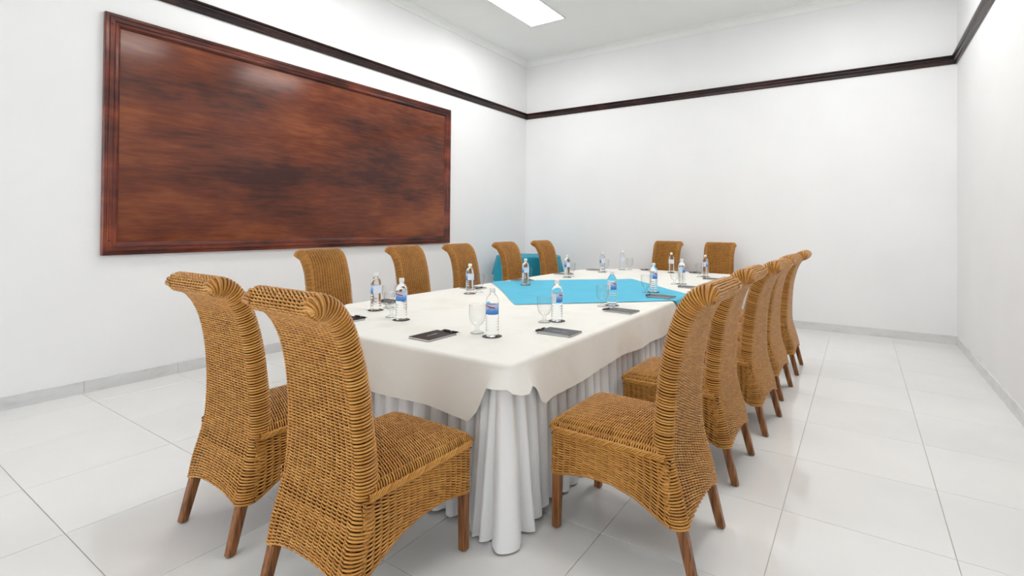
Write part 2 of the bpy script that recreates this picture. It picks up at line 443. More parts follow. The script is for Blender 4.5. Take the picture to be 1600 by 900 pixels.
# perimeter of the table, counter-clockwise from the corner (TX0,TY0); arc length, position, outward normal
def perimeter(off, r, step):
    n = len(OUT); pts = []
    edges = []
    for i in range(n):
        p, q = Vector(OUT[i]), Vector(OUT[(i + 1) % n]); d = (q - p).normalized(); nn = Vector((d.y, -d.x))
        edges.append((p, d, nn))
    cor = []                                     # corners of the outline grown by off
    for i in range(n):
        (_, _, n0), (p, _, n1) = edges[i - 1], edges[i]
        bis = (n0 + n1).normalized(); cor.append(p + bis * (off / bis.dot(n0)))
    cut = []
    for i in range(n):
        n0, n1 = edges[i - 1][2], edges[i][2]; ang = n0.angle(n1); cut.append(r * math.tan(ang / 2))
    for i in range(n):
        p, q, d, nn = cor[i], cor[(i + 1) % n], edges[i][1], edges[i][2]
        s0, s1 = p + d * cut[i], q - d * cut[(i + 1) % n]
        m_ = max(2, int((s1 - s0).length / step))
        for k in range(m_):
            t = s0 + (s1 - s0) * (k / m_); pts.append((t.x, t.y, nn.x, nn.y))
        n2 = edges[(i + 1) % n][2]; c0 = s1 - nn * r; a0 = math.atan2(nn.y, nn.x); da = nn.angle(n2)
        na = max(6, int(r * da / step * 1.5))
        for k in range(na):
            t = a0 + da * k / na; pts.append((c0.x + r * math.cos(t), c0.y + r * math.sin(t), math.cos(t), math.sin(t)))
    return np.array(pts)

# skirt
P = perimeter(.004, .06, .006)
N = len(P)
seg = np.linalg.norm(np.roll(P[:, :2], -1, 0) - P[:, :2], axis=1); S = np.concatenate([[0], np.cumsum(seg)[:-1]])
Ltot = seg.sum()
pl = []; s = 0
while s < Ltot: 
    w_ = random.uniform(.075, .12); pl.append((s, w_, random.uniform(.7, 1.2))); s += w_
pl_s = np.array([q[0] for q in pl]); pl_w = np.array([q[1] for q in pl]); pl_a = np.array([q[2] for q in pl])
idx = np.searchsorted(pl_s, S, side='right') - 1
ph = (S - pl_s[idx]) / pl_w[idx]
pleat = np.clip(np.sin(np.pi * np.clip(ph / .80, 0, 1)), 0, 1) ** .35 * pl_a[idx]           # flat-fronted fold, sharp valley
lean = np.sin(2 * np.pi * ph) * .010
valley = np.exp(-((ph - .90) / .07) ** 2)
corners = [(TX1, TY0), (TX1, TY1)]
dc = np.min([np.hypot(P[:, 0] - cx, P[:, 1] - cy) for cx, cy in corners], axis=0)
flare = np.exp(-(dc / .13) ** 2)
_k = int(np.argmin(np.hypot(P[:, 0] - TX1, P[:, 1] - TY0))); CS = S[_k]
cfold = np.clip(1.3 * np.abs(np.sin(np.pi * (S - CS) / .082 + 1.57)), 0, 1) ** .6 * (.8 + .2 * np.cos((S - CS) * 30))
tang = np.stack([-P[:, 3], P[:, 2]], 1)
rows = 16; V = []
low = .5 + .5 * np.sin(S * 9.0 + 1.3 * np.sin(S * 3.1))
for k in range(rows):
    fz = k / (rows - 1)
    off = .004 - .03 * valley * (1 - flare) + .026 * pleat * (.75 + .25 * fz) * (1 - .3 * flare) + fz ** 1.1 * (.016 + .008 * pleat) + flare * (.12 + .88 * fz) * (.002 + .112 * cfold) + .006 * fz * np.sin(S * 23 + fz * 2)
    z = (TZ - .02) * (1 - fz) + fz * (.008 + .022 * low * (1 - flare))
    xy = P[:, :2] + P[:, 2:] * off[:, None] + tang * (lean * (.4 + fz))[:, None]
    V.append(np.column_stack([xy, z]))
V = np.concatenate(V)
ii = np.arange(N); jj = (ii + 1) % N
Q = np.concatenate([np.stack([k * N + ii, (k + 1) * N + ii, (k + 1) * N + jj, k * N + jj], 1) for k in range(rows - 1)])
sk = quads_obj('table_skirt', V, Q, MAT['skirt'])
tag(sk, 'white pleated skirt hanging to the floor around the conference table', 'table skirt')

# ivory cloth
CO = .048
P = perimeter(CO, .06, .02)
N = len(P)
drop = np.zeros(N); flr = np.zeros(N)
kn_d = [-.40, -.22, -.150, -.085, -.045, -.015, .03, .09, .13, .17, .22, .28, .40]
kn_v = [.262, .268, .272, .205, .125, .098, .094, .115, .145, .20, .222, .208, .215]
for q in range(N):
    x, y, nx_, ny_ = P[q]
    drop[q] = .215 if nx_ > .8 else .262
    for cx, cy in corners:
        dx, dy = abs(x - cx), abs(y - cy)
        if max(dx, dy) < .45:
            d = dy if dy > dx else -dx
            drop[q] = np.interp(d, kn_d, kn_v); flr[q] = math.exp(-(d / .12) ** 2)
seg = np.linalg.norm(np.roll(P[:, :2], -1, 0) - P[:, :2], axis=1); S = np.concatenate([[0], np.cumsum(seg)[:-1]])
drop += .008 * np.sin(S * 4.1) + .004 * np.sin(S * 11.3)
rings = []
ZT = TZ + .004
for t in np.linspace(0, math.pi / 2, 5):          # rounded table edge
    rr = .022
    rings.append(np.column_stack([P[:, :2] + P[:, 2:] * (rr * math.sin(t) - rr)[..., None] if False else P[:, :2] + P[:, 2:] * (rr * math.sin(t) - rr), np.full(N, ZT - rr + rr * math.cos(t))]))
nd = 9
for k in range(1, nd + 1):
    fz = k / nd
    off = fz * (.018 + .006 * np.sin(S * 6.5 + .8) + .005 * np.sin(S * 15 + 1)) + flr * fz * .05
    rings.append(np.column_stack([P[:, :2] + P[:, 2:] * off[:, None], ZT - .022 - (drop - .022) * fz]))
V = np.concatenate(rings); ii = np.arange(N); jj = (ii + 1) % N
Fs = [tuple(int(x) for x in ii)]
R = len(rings)
for k in range(R - 1):
    for i, j in zip(ii, jj): Fs.append((int(k * N + i), int((k + 1) * N + i), int((k + 1) * N + j), int(k * N + j)))
cl = mesh_obj('tablecloth', V, Fs, MAT['ivory'], smooth=True)
cl.data.polygons[0].use_smooth = False
tag(cl, 'ivory cloth spread over the long conference table with short overhang', 'tablecloth')

# turquoise overlay, a square cloth laid cornerwise
OX, OY, HD = -2.165, 4.19, 1.13
n = 72; V = []
for i in range(n + 1):
    for j in range(n + 1):
        u, v_ = i / n * 2 - 1, j / n * 2 - 1
        x = OX + (u - v_) * HD / 2; y = OY + (u + v_) * HD / 2
        edge = max(abs(u), abs(v_))
        x += .012 * math.sin(y * 5 + 1) * edge ** 4; y += .014 * math.sin(x * 4.3) * edge ** 4
        z = ZT + .0035 + .0012 * math.sin(x * 17 + y * 3) * math.sin(y * 13) + .001
        xe1, xe0 = TX1 + CO, TX0 - CO
        if x > xe1: z -= (x - xe1) * .98; x = xe1 + .006 + .10 * (x - xe1)
        elif x < xe0: z -= (xe0 - x) * .98; x = xe0 - .006 - .10 * (xe0 - x)
        V.append((x, y, z))
Fs = [(i * (n + 1) + j, (i + 1) * (n + 1) + j, (i + 1) * (n + 1) + j + 1, i * (n + 1) + j + 1) for i in range(n) for j in range(n)]
tag(mesh_obj('table_overlay', V, Fs, MAT['blue'], smooth=True), 'turquoise square cloth laid cornerwise across the middle of the table', 'table overlay')

# ------------------------------------------------------------------ round corner table
rx, ry, rz, rr = -4.47, 6.66, .875, .50
rt = tag(empty('round_table', (rx, ry, 0)), 'round side table in the room corner under teal cloth', 'table')
mesh_obj('tabletop', *lathe_vf([(.01, rz - .03), (rr, rz - .03), (rr, rz - .006), (.01, rz - .006)], 48, True, True), MAT['table_wood'], rt)
mesh_obj('pedestal', *lathe_vf([(.26, 0), (.26, .02), (.05, .05), (.04, .1), (.04, rz - .03)], 24, True, True), MAT['black_metal'], rt, True)
def round_cloth(name, mat, rad, zt, hem_fn, flare_amp, nf, label, cat):
    n = 144; prof = [(.001, 0), (rad * .5, 0), (rad - .012, 0), (rad, -.004), (rad + .006, -.016)]
    V = []
    for q in range(len(prof) + 10):
        for i in range(n):
            t = 2 * math.pi * i / n
            if q < len(prof): r_, z_ = prof[q]
            else:
                fz = (q - len(prof) + 1) / 10
                z_ = -.016 - (hem_fn(t) - .016) * fz
                r_ = rad + .006 + fz * (.02 + flare_amp * (.5 + .5 * math.sin(nf * t + .7 * math.sin(3 * t))))
            V.append((rx + r_ * math.cos(t), ry + r_ * math.sin(t), zt + z_))
    Fs = [(q * n + i, (q + 1) * n + i, (q + 1) * n + (i + 1) % n, q * n + (i + 1) % n) for q in range(len(prof) + 9) for i in range(n)]
    tag(mesh_obj(name, V, Fs, mat, smooth=True), label, cat)
round_cloth('undercloth', MAT['skirt'], rr + .004, rz - .003, lambda t: rz - .02, .04, 14, 'white floor-length cloth under the teal cloth in the corner', 'tablecloth')
def hem(t):
    sq = max(abs(math.cos(t - .62)), abs(math.sin(t - .62)))       # a square cloth over a round top
    return min(.62, .80 / sq - rr - .02 + .02)
round_cloth('corner_tablecloth', MAT['teal'], rr + .010, rz + .003, hem, .055, 11, 'teal square cloth draped over the round corner table', 'tablecloth')

# ------------------------------------------------------------------ wicker chair
ROWP = .0114
class Strands:
    def __init__(self): self.V = []; self.Q = []; self.T = []; self.n = 0
    def add(self, P, Nn, W, r1, r2, k=5):
        """batch of tubes: P,Nn,W (B,R,3); r1 (along normal), r2 (along row) scalars or (R,)"""
        B, R_, _ = P.shape
        r1 = np.broadcast_to(np.asarray(r1, float), (R_,)); r2 = np.broadcast_to(np.asarray(r2, float), (R_,))
        t = np.arange(k) * 2 * np.pi / k + np.pi / 2
        ct, st = np.sin(t), np.cos(t)
        pts = P[:, :, None, :] + Nn[:, :, None, :] * (r1[None, :, None, None] * ct[None, None, :, None]) + W[:, :, None, :] * (r2[None, :, None, None] * st[None, None, :, None])
        base = self.n + np.arange(B)[:, None, None] * (R_ * k)
        ri = np.arange(R_ - 1)[None, :, None] * k; ki = np.arange(k)[None, None, :]; k2 = (ki + 1) % k
        q = np.stack(np.broadcast_arrays(base + ri + ki, base + ri + k2, base + ri + k + k2, base + ri + k + ki), -1).reshape(-1, 4)
        self.V.append(pts.reshape(-1, 3)); self.Q.append(q)
        self.T.append(np.repeat(rng.random(B), R_ * k)); self.n += B * R_ * k
    def build(self, name, parent):
        o = quads_obj(name, np.concatenate(self.V), np.concatenate(self.Q), MAT['rattan'], parent, True, np.concatenate(self.T))
        o['kind'] = 'stuff'
        return o

TT = np.array([0, .18, .40, .62, .82, 1.0])
HH = np.array([-.0075, -.0005, .0036, .0036, -.0005, -.0075])      # lift off the surface along one stroke
DR = np.array([.34, .28, .10, -.10, -.28, -.34])                 # drift across the row
RAD = np.array([.55, .95, 1, 1, .95, .55])
def unit(v): return v / np.maximum(np.linalg.norm(v, axis=-1, keepdims=True), 1e-9)

def weave(st, surf, row_vals, u0, u1, stakes, rowpitch, over=1.62, jitter=.0003, rad=.0034, drift=.16):
    """strokes of a three-rod wale on a surface surf(u,row)->pos,normal,rowdir ; u in stake units mapped to u0..u1"""
    du = (u1 - u0) / stakes
    for ri, rv in enumerate(row_vals):
        sh = drift * math.sin(ri * .21) + rng.normal(0, .03)
        k = np.arange(-1, stakes) + sh
        uu = u0 + (k[:, None] + TT[None, :] * over) * du
        uu = np.clip(uu, u0 - .15 * du, u1 + .15 * du)
        keep = (uu[:, -1] - uu[:, 0]) > .5 * du
        uu = uu[keep]
        P_, N_, W_ = surf(uu, rv)
        jit = rng.normal(0, jitter, (len(uu), 1, 1))
        P2 = P_ + N_ * HH[None, :, None] + W_ * (DR[None, :, None] * rowpitch + jit)
        st.add(P2, N_, W_, rad * RAD, rad * 1.12 * RAD, 5)

# back centre line (y,z), half width, half thickness
CL = np.array([(-.030, .185), (-.012, .27), (.014, .36), (.034, .45), (.036, .56), (.030, .68), (.018, .80), (-.004, .91), (-.036, 1.005), (-.074, 1.066), (-.112, 1.094), (-.146, 1.098), (-.170, 1.090)])
def catmull(Pc, m=24):
    Pp = np.vstack([2 * Pc[0] - Pc[1], Pc, 2 * Pc[-1] - Pc[-2]]); out = []
    for i in range(1, len(Pp) - 2):
        p0, p1, p2, p3 = Pp[i - 1:i + 3]
        for t in np.arange(m) / m:
            out.append(.5 * (2 * p1 + (p2 - p0) * t + (2 * p0 - 5 * p1 + 4 * p2 - p3) * t ** 2 + (3 * p1 - p0 - 3 * p2 + p3) * t ** 3))
    out.append(Pp[-2]); return np.array(out)
cc = catmull(CL); cs = np.concatenate([[0], np.cumsum(np.linalg.norm(np.diff(cc, axis=0), axis=1))]); CLEN = cs[-1]
def cl_at(s):
    y = np.interp(s, cs, cc[:, 0]); z = np.interp(s, cs, cc[:, 1])
    e = .012
    ty = np.interp(s + e, cs, cc[:, 0]) - np.interp(s - e, cs, cc[:, 0]); tz = np.interp(s + e, cs, cc[:, 1]) - np.interp(s - e, cs, cc[:, 1])
    l = np.hypot(ty, tz); return y, z, ty / l, tz / l
def half_w(z): return np.interp(z, [.18, .30, .45, .70, .95, 1.10], [.236, .238, .231, .209, .199, .204])
TIPR = .040
def half_t(s):
    tip = np.clip((CLEN - s) / TIPR, 0, 1)
    return np.interp(s, [0, .25, .5, .8, 1.2], [.040, .040, .037, .035, .040]) * np.sqrt(np.maximum(1 - (1 - tip) ** 2, .02))
def arch(x, z, a_): return .035 * (1 - np.clip(np.abs(x) / (a_ * .86), 0, 1) ** 2.4) * np.clip((.36 - z) / .17, 0, 1)
def back_surf(face, inset=0.0):
    def f(u, s):
        y, z, ty, tz = cl_at(s)
        a_ = half_w(z); b_ = half_t(s) - inset
        n_ = np.array([0, tz, -ty])              # towards the front of the chair
        x = u * (a_ - .032)
        crown = 1 + .0 * x
        P_ = np.zeros(u.shape + (3,))
        P_[..., 0] = x; P_[..., 1] = y; P_[..., 2] = z + arch(x, z, a_)
        P_ = P_ + face * b_ * n_
        N_ = np.broadcast_to(face * n_, P_.shape); W_ = np.broadcast_to(np.array([0, ty, tz]), P_.shape)
        return P_, N_, W_
    return f
def cap_surf(u, phi):
    s = CLEN - TIPR
    y, z, ty, tz = cl_at(s); a_ = half_w(z); b_ = half_t(s)
    n_ = np.array([0, tz, -ty]); t_ = np.array([0, ty, tz])
    d = math.sin(phi) * n_ + math.cos(phi) * t_
    P_ = np.zeros(u.shape + (3,)); P_[..., 0] = u * (a_ - .032); P_[..., 1] = y; P_[..., 2] = z
    P_ = P_ + b_ * d
    w_ = math.cos(phi) * n_ - math.sin(phi) * t_
    return P_, np.broadcast_to(d, P_.shape), np.broadcast_to(w_, P_.shape)
def back_side(sgn, s, th, inset=0.0):
    """rounded side from rear (th=-pi/2) to front (th=pi/2)"""
    y, z, ty, tz = cl_at(s); a_ = half_w(z); b_ = half_t(s) - inset
    n_ = np.array([0, tz, -ty]); w_ = np.array([0, ty, tz])
    r_ = .032 - inset
    P_ = np.zeros(th.shape + (3,)); P_[..., 0] = sgn * (a_ - .032 + r_ * np.cos(th)); P_[..., 1] = y; P_[..., 2] = z
    P_ = P_ + (b_ * np.sin(th))[..., None] * n_
    N_ = unit(np.stack([sgn * np.cos(th), np.sin(th) * n_[1], np.sin(th) * n_[2]], -1))
    return P_, N_, np.broadcast_to(w_, P_.shape)

def make_chair():
    ch = empty('wicker_chair')
    # --- backrest
    srows = np.concatenate([np.arange(.006, CLEN - TIPR, ROWP), CLEN - TIPR + TIPR * np.sin(np.linspace(.12, 1.50, 5))])
    ns = 60; ring = []
    ths = np.linspace(-np.pi / 2, np.pi / 2, 9)
    us = np.linspace(-1, 1, 13)
    for s in np.linspace(0, CLEN, ns):
        r1 = back_surf(-1, .006)(us, s)[0]; r2 = back_side(1, s, ths, .006)[0]; r3 = back_surf(1, .006)(us[::-1], s)[0]; r4 = back_side(-1, s, ths[::-1], .006)[0]
        ring.append(np.concatenate([r1, r2[1:-1], r3, r4[1:-1]]))
    m_ = len(ring[0]); V = np.concatenate(ring); i_ = np.arange(m_); j_ = (i_ + 1) % m_
    Q = np.concatenate([np.stack([k * m_ + i_, k * m_ + j_, (k + 1) * m_ + j_, (k + 1) * m_ + i_], 1) for k in range(ns - 1)])
    back = quads_obj('backrest', V, Q, MAT['rattan_core'], ch)
    st = Strands()
    weave(st, back_surf(-1), [s for s in srows if s < CLEN - TIPR], -1, 1, 14, ROWP)
    weave(st, back_surf(1), [s for s in srows if .24 < s < CLEN - TIPR], -1, 1, 14, ROWP)
    th = np.linspace(-1.75, 1.75, 11)
    for sg in (-1, 1):
        Ps, Ns, Ws = [], [], []
        for s in srows:
            p_, n_, w_ = back_side(sg, s, np.clip(th, -np.pi / 2, np.pi / 2))
            ext = np.where(np.abs(th) > np.pi / 2, -.02 * sg, 0)
            p_ = p_.copy(); p_[:, 0] += ext; p_ = p_ + n_ * np.where(np.abs(th) > np.pi / 2, -.004, .0022)[:, None] + w_ * (.0028 * np.sin(th))[:, None] + w_ * rng.normal(0, .0006)
            Ps.append(p_); Ns.append(n_); Ws.append(w_)
        st.add(np.array(Ps), np.array(Ns), np.array(Ws), .0043, .0043, 6)
    for sg in (-1, 1):          # thinner fillers where the loops fan out round the roll
        Ps, Ns, Ws = [], [], []
        for s in np.concatenate([np.arange(CLEN - .17, CLEN - TIPR, ROWP / 2), CLEN - TIPR + TIPR * np.sin(np.linspace(.05, 1.55, 12))]):
            p_, n_, w_ = back_side(sg, s, np.clip(th, -np.pi / 2, np.pi / 2), .003)
            Ps.append(p_); Ns.append(n_); Ws.append(w_)
        st.add(np.array(Ps), np.array(Ns), np.array(Ws), .0028, .0030, 5)
    # rows round the end of the roll
    weave(st, cap_surf, np.linspace(np.pi / 2, -np.pi / 2, 12)[:-1] - np.pi / 22, -1, 1, 14, ROWP)
    st.build('wicker_weave', back)

    # --- apron : U-shaped skirt below the seat
    AX, AY0, AY1, AR, ZA = .236, -.005, .552, .045, .447
    path = []
    for y in np.linspace(AY0, AY1 - AR, 40): path.append((AX, y, 1, 0))
    for t in np.linspace(0, np.pi / 2, 9)[1:]: path.append((AX - AR + AR * np.cos(t), AY1 - AR + AR * np.sin(t), np.cos(t), np.sin(t)))
    for x in np.linspace(AX - AR, -(AX - AR), 40)[1:]: path.append((x, AY1, 0, 1))
    for t in np.linspace(np.pi / 2, np.pi, 9)[1:]: path.append((-(AX - AR) + AR * np.cos(t), AY1 - AR + AR * np.sin(t), np.cos(t), np.sin(t)))
    for y in np.linspace(AY1 - AR, AY0, 40)[1:]: path.append((-AX, y, -1, 0))
    path = np.array(path); pu = np.concatenate([[0], np.cumsum(np.linalg.norm(np.diff(path[:, :2], axis=0), axis=1))]); PL = pu[-1]
    zb_side_y = [-.01, .03, .08, .15, .25, .36, .45, .51, .56]; zb_side_z = [.190, .205, .232, .266, .288, .288, .272, .256, .250]
    def zbot(x, y):
        front = np.interp(np.abs(x), [0, .10, .17, .21, .24], [.292, .285, .268, .252, .250])
        side = np.interp(y, zb_side_y, zb_side_z)
        return np.where(y > AY1 - .02, front, side)
    NR = 17
    def apron_surf(u, r_, inset=0.0):
        x = np.interp(u, pu, path[:, 0]); y = np.interp(u, pu, path[:, 1]); nx = np.interp(u, pu, path[:, 2]); ny = np.interp(u, pu, path[:, 3])
        zb = zbot(x, y); z = ZA - r_ * (ZA - zb)
        N_ = unit(np.stack([nx, ny, 0 * nx], -1))
        P_ = np.stack([x, y, z], -1) - N_ * (inset + .010 * r_ * (y[..., None] > 2))
        return P_, N_, np.broadcast_to(np.array([0, 0, 1.]), P_.shape)
    uu = np.linspace(0, PL, 110)
    outer = [apron_surf(uu, r_, .006)[0] for r_ in np.linspace(0, 1, 6)]; inner = [apron_surf(uu, r_, .016)[0] for r_ in np.linspace(1, 0, 6)]
    rg = outer + inner; m_ = 110; V = np.concatenate(rg); i_ = np.arange(m_ - 1)
    Q = np.concatenate([np.stack([k * m_ + i_, k * m_ + i_ + 1, (k + 1) * m_ + i_ + 1, (k + 1) * m_ + i_], 1) for k in range(len(rg) - 1)])
    ap = quads_obj('apron', V, Q, MAT['rattan_core'], ch)
    st = Strands()
    weave(st, apron_surf, (np.arange(NR) + .5) / NR, .0, PL, 50, ROWP, over=1.75, rad=.0037)
    # bottom binding strand
    p_, n_, w_ = apron_surf(uu[None, :], 1.0)
    st.add(p_ - w_ * .001, n_, w_, .0058, .0050, 6)
    st.build('wicker_weave', ap)
    # braided edge
    st = Strands()
    ub = np.linspace(.02, PL - .02, 320)
    for k in range(3):
        phs = ub / .085 * 2 * np.pi + k * 2 * np.pi / 3
        p_, n_, w_ = apron_surf(ub[None, :], 0.0)
        q_ = p_ + n_ * (.004 + .0055 * np.cos(phs))[None, :, None] + w_ * (.005 + .0105 * np.sin(phs))[None, :, None]
        st.add(q_, n_, w_, .0046, .0050, 6)
        q2 = p_ + n_ * (.004 + .0050 * np.cos(phs + 1))[None, :, None] + w_ * (.005 + .0100 * np.sin(phs + 1))[None, :, None]
        st.add(q2, n_, w_, .0040, .0042, 5)
    br = st.build('braided_edge', ap); del br['kind']

    # --- seat
    SX, SY0, SY1 = .236, .045, .552
    def seat_surf(u, v_, inset=0.0):
        # u -1..1 across, v_ 0..1 from back to front
        s_ = np.sign(u) * (1 - (1 - np.minimum(np.abs(u), 1)) ** 1.0)
        x = SX * s_
        fy = np.clip((v_ - .86) / .14, 0, 1); yy = SY0 + (SY1 - SY0) * (v_ if np.ndim(v_) else v_)
        lip = np.sqrt(np.maximum(1 - fy ** 2.6, 0))
        ex = np.clip((np.abs(u) - .78) / .22, 0, 1); side = np.sqrt(np.maximum(1 - ex ** 2.4, 0))
        hgt = .460 + .032 * side * lip + .016 * (1 - u ** 2) * np.clip(1 - (2 * v_ - 1.0) ** 2, 0, 1)
        P_ = np.stack([x, np.full_like(x, yy), hgt], -1)
        nx = np.sign(u) * ex * 1.1; ny = fy * 1.0
        N_ = unit(np.stack([nx, np.full_like(x, ny), np.full_like(x, 1.0) * (1.05 - ex * .75) * (1.02 - .8 * fy)], -1))
        W_ = unit(np.cross(N_, np.broadcast_to(np.array([1., 0, 0]), N_.shape) + 1e-6))
        W_ = unit(np.stack([0 * x, np.full_like(x, 1.0 - .7 * fy), np.full_like(x, -.9 * fy)], -1))
        return P_ - N_ * inset, N_, W_
    us = np.linspace(-1, 1, 25); vs = np.linspace(0, 1, 30)
    rg = [seat_surf(us, v_, .006)[0] for v_ in vs]; m_ = 25
    V = np.concatenate(rg); i_ = np.arange(m_ - 1)
    Q = np.concatenate([np.stack([k * m_ + i_, k * m_ + i_ + 1, (k + 1) * m_ + i_ + 1, (k + 1) * m_ + i_], 1) for k in range(29)])
    # underside
    V2 = V.copy(); V2[:, 2] = .425; o_ = len(V)
    Q = np.concatenate([Q, Q[:, ::-1] + o_]); V = np.concatenate([V, V2])
    seat = quads_obj('seat', V, Q, MAT['rattan_core'], ch)
    st = Strands()
    nr = 46
    weave(st, seat_surf, (np.arange(nr) + .5) / nr, -1, 1, 16, (SY1 - SY0) / nr, over=1.62, drift=.03)
    st.build('wicker_weave', seat)

    # --- legs
    def leg(top, bot, wt, wb):
        k = .006; V = []
        for (x, y, z), w in ((bot, wb), (((top[0] + bot[0]) / 2, (top[1] + bot[1]) / 2, (top[2] + bot[2]) / 2), (wt + wb) / 2), (top, wt)):
            h = w / 2
            for dx, dy in ((-h + k, -h), (h - k, -h), (h, -h + k), (h, h - k), (h - k, h), (-h + k, h), (-h, h - k), (-h, -h + k)): V.append((x + dx, y + dy, z))
        Fs = [tuple(range(7, -1, -1)), tuple(range(16, 24))]
        for r_ in range(2):
            for i in range(8): Fs.append((r_ * 8 + i, r_ * 8 + (i + 1) % 8, r_ * 8 + 8 + (i + 1) % 8, r_ * 8 + 8 + i))
        lo = mesh_obj('leg', V, Fs, MAT['leg'], ch)
        v, f = lathe_vf([(.012, 0), (.015, .002), (.015, .008), (.005, .008)], 12, True, True)
        mesh_obj('foot_glide', [(x + bot[0], y + bot[1], z) for x, y, z in v], f, MAT['glide'], lo)
    for sg in (-1, 1):
        leg((sg * .206, .522, .44), (sg * .206, .528, .006), .044, .036)
        leg((sg * .203, -.004, .34), (sg * .212, -.088, .006), .046, .036)
    return ch

chair0 = make_chair()
near, far = 'end farthest from the teal corner table', 'end nearest the teal corner table'
CH = []      # (x, y, rot deg, label)
for k, y in enumerate((6.18, 5.28, 4.37, 3.56, 2.61)):
    CH.append((-3.803, y, -90, 'high-backed wicker chair on the wooden panel side, %s from the teal corner table' % ORD[k]))
for k, (y, x, dr) in enumerate(((5.375, -.570, 0), (4.56, -.590, -3), (3.765, -.585, -4), (3.0, -.632, -1), (2.155, -.617, -1))):
    CH.append((x, y, 90 + dr, 'high-backed wicker chair on the plain wall side, %s from the back wall' % ORD[k]))
CH.append((-2.41, 7.245, 180, 'high-backed wicker chair against the back wall, beside the wooden panel side'))
CH.append((-1.66, 7.245, 180, 'high-backed wicker chair against the back wall, beside the plain wall side'))
CH.append((-2.368, 1.135, 0, 'high-backed wicker chair at the table end away from the back wall, panel side'))
CH.append((-1.596, 1.075, 0, 'high-backed wicker chair at the table end away from the back wall, plain wall side'))
for k, (x, y, r_, lab) in enumerate(CH):
    o = chair0 if k == 0 else copy_tree(chair0)
    o.location = (x, y, 0); o.rotation_euler = (0, 0, math.radians(r_))
    tag(o, lab, 'chair', 'wicker chairs around the conference table')

# ------------------------------------------------------------------ place settings
ZP = ZT + .0005
def make_bottle():
    r = empty('water_bottle')
    prof = [(.001, .006), (.014, .004), (.022, .0), (.029, .002), (.0318, .010)]
    z = .016
    while z < .108:
        prof += [(.0322, z), (.0322, z + .008), (.0298, z + .011), (.0298, z + .0125)]; z += .0155
    prof += [(.0322, .114), (.0312, .118), (.0312, .174), (.0322, .178), (.0318, .188), (.029, .202), (.023, .215), (.0165, .225), (.0128, .231), (.0125, .2365), (.001, .2365)]
    prof = [(r_ * (1.1 if z_ < .225 else 1.0), z_) for r_, z_ in prof]
    v, f = lathe_vf(prof, 32, True, True)
    mesh_obj('body', v, f, MAT['bottle'], r, True)
    mesh_obj('cap', *lathe_vf([(.0155, .2345), (.016, .236), (.016, .255), (.0145, .2585), (.001, .259)], 24, True, True), MAT['cap'], r, True)
    n = 48; R_ = .0351
    V = [(R_ * math.cos(2 * math.pi * i / n), R_ * math.sin(2 * math.pi * i / n), z) for z in (.1195, .1725) for i in range(n + 1)]
    Fs = [(i, i + 1, n + 1 + i + 1, n + 1 + i) for i in range(n)]
    lb = mesh_obj('label_band', V, Fs, MAT['label'], r, True)
    lb['label'] = 'blue and white label with red lettering'
    uvl = lb.data.uv_layers.new(name='UVMap')
    for pidx, poly in enumerate(lb.data.polygons):
        for li in poly.loop_indices:
            vi = lb.data.loops[li].vertex_index
            uvl.data[li].uv = ((vi % (n + 1)) / n, 0 if vi <= n else 1)
    return r
def make_goblet():
    outer = [(.001, .0), (.038, .0), (.039, .003), (.030, .007), (.014, .014), (.0095, .024), (.0115, .030), (.009, .036), (.014, .043), (.030, .054), (.040, .072), (.0455, .098), (.0465, .125), (.0455, .157), (.0449, .1585), (.0442, .157)]
    return mesh_obj('goblet', *lathe_vf(outer, 36), MAT['glass'], smooth=True)
def make_coaster():
    return mesh_obj('coaster', *lathe_vf([(.001, 0), (.053, 0), (.054, .0008), (.053, .0018), (.001, .0018)], 36, True, True), MAT['coaster'])
def make_notebook():
    r = empty('notebook')
    W_, L_ = .148, .208
    mesh_obj('back_cover', *box_vf(-W_ / 2, W_ / 2, -L_ / 2, L_ / 2, 0, .0015), MAT['cover'], r)
    mesh_obj('pages', *box_vf(-W_ / 2 + .003, W_ / 2 - .002, -L_ / 2 + .002, L_ / 2 - .002, .0015, .0085), MAT['paper'], r)
    cv = mesh_obj('front_cover', *box_vf(-W_ / 2, W_ / 2, -L_ / 2, L_ / 2, .0085, .010), MAT['cover'], r)
    parts = []
    for k in range(26):
        y = -L_ / 2 + .012 + k * (L_ - .024) / 25
        parts.append(tube_vf([(-W_ / 2 + .001 + .0062 * math.cos(t), y, .0058 + .0058 * math.sin(t)) for t in np.linspace(0, 2 * math.pi, 10)[:-1]], .0011, 5, True))
    v, f = join_vf(parts); mesh_obj('wire_binding', v, f, MAT['wire'], r, True)
    # illegible white lettering printed along the cover
    parts = []
    def stroke(pts):
        for p, q in zip(pts[:-1], pts[1:]):
            d = math.hypot(q[0] - p[0], q[1] - p[1]); nx, ny = -(q[1] - p[1]) / d * .0016, (q[0] - p[0]) / d * .0016
            parts.append(([(p[0] + nx, p[1] + ny, 0), (p[0] - nx, p[1] - ny, 0), (q[0] - nx, q[1] - ny, 0), (q[0] + nx, q[1] + ny, 0)], [(0, 1, 2, 3)]))
    arcp = lambda cx, cy, r_, a0, a1: [(cx + r_ * math.cos(t), cy + r_ * math.sin(t)) for t in np.linspace(a0, a1, 8)]
    stroke([(-.042, -.002), (-.037, -.008), (-.028, -.006)]); stroke(arcp(-.020, .0, .0055, .8, 5.2)); stroke([(-.010, -.004), (-.005, -.001)])
    stroke([(.001, .007), (.005, -.003), (.012, .004)]); stroke(arcp(.019, -.002, .005, 2.2, 7.6)); stroke([(.027, .008), (.031, .001)]); stroke([(.033, -.004), (.042, .006)])
    v, f = join_vf(parts)
    mesh_obj('printed_logo', [(-y - .004, x - .004, .0103) for x, y, z in v], f, MAT['print'], cv)
    return r
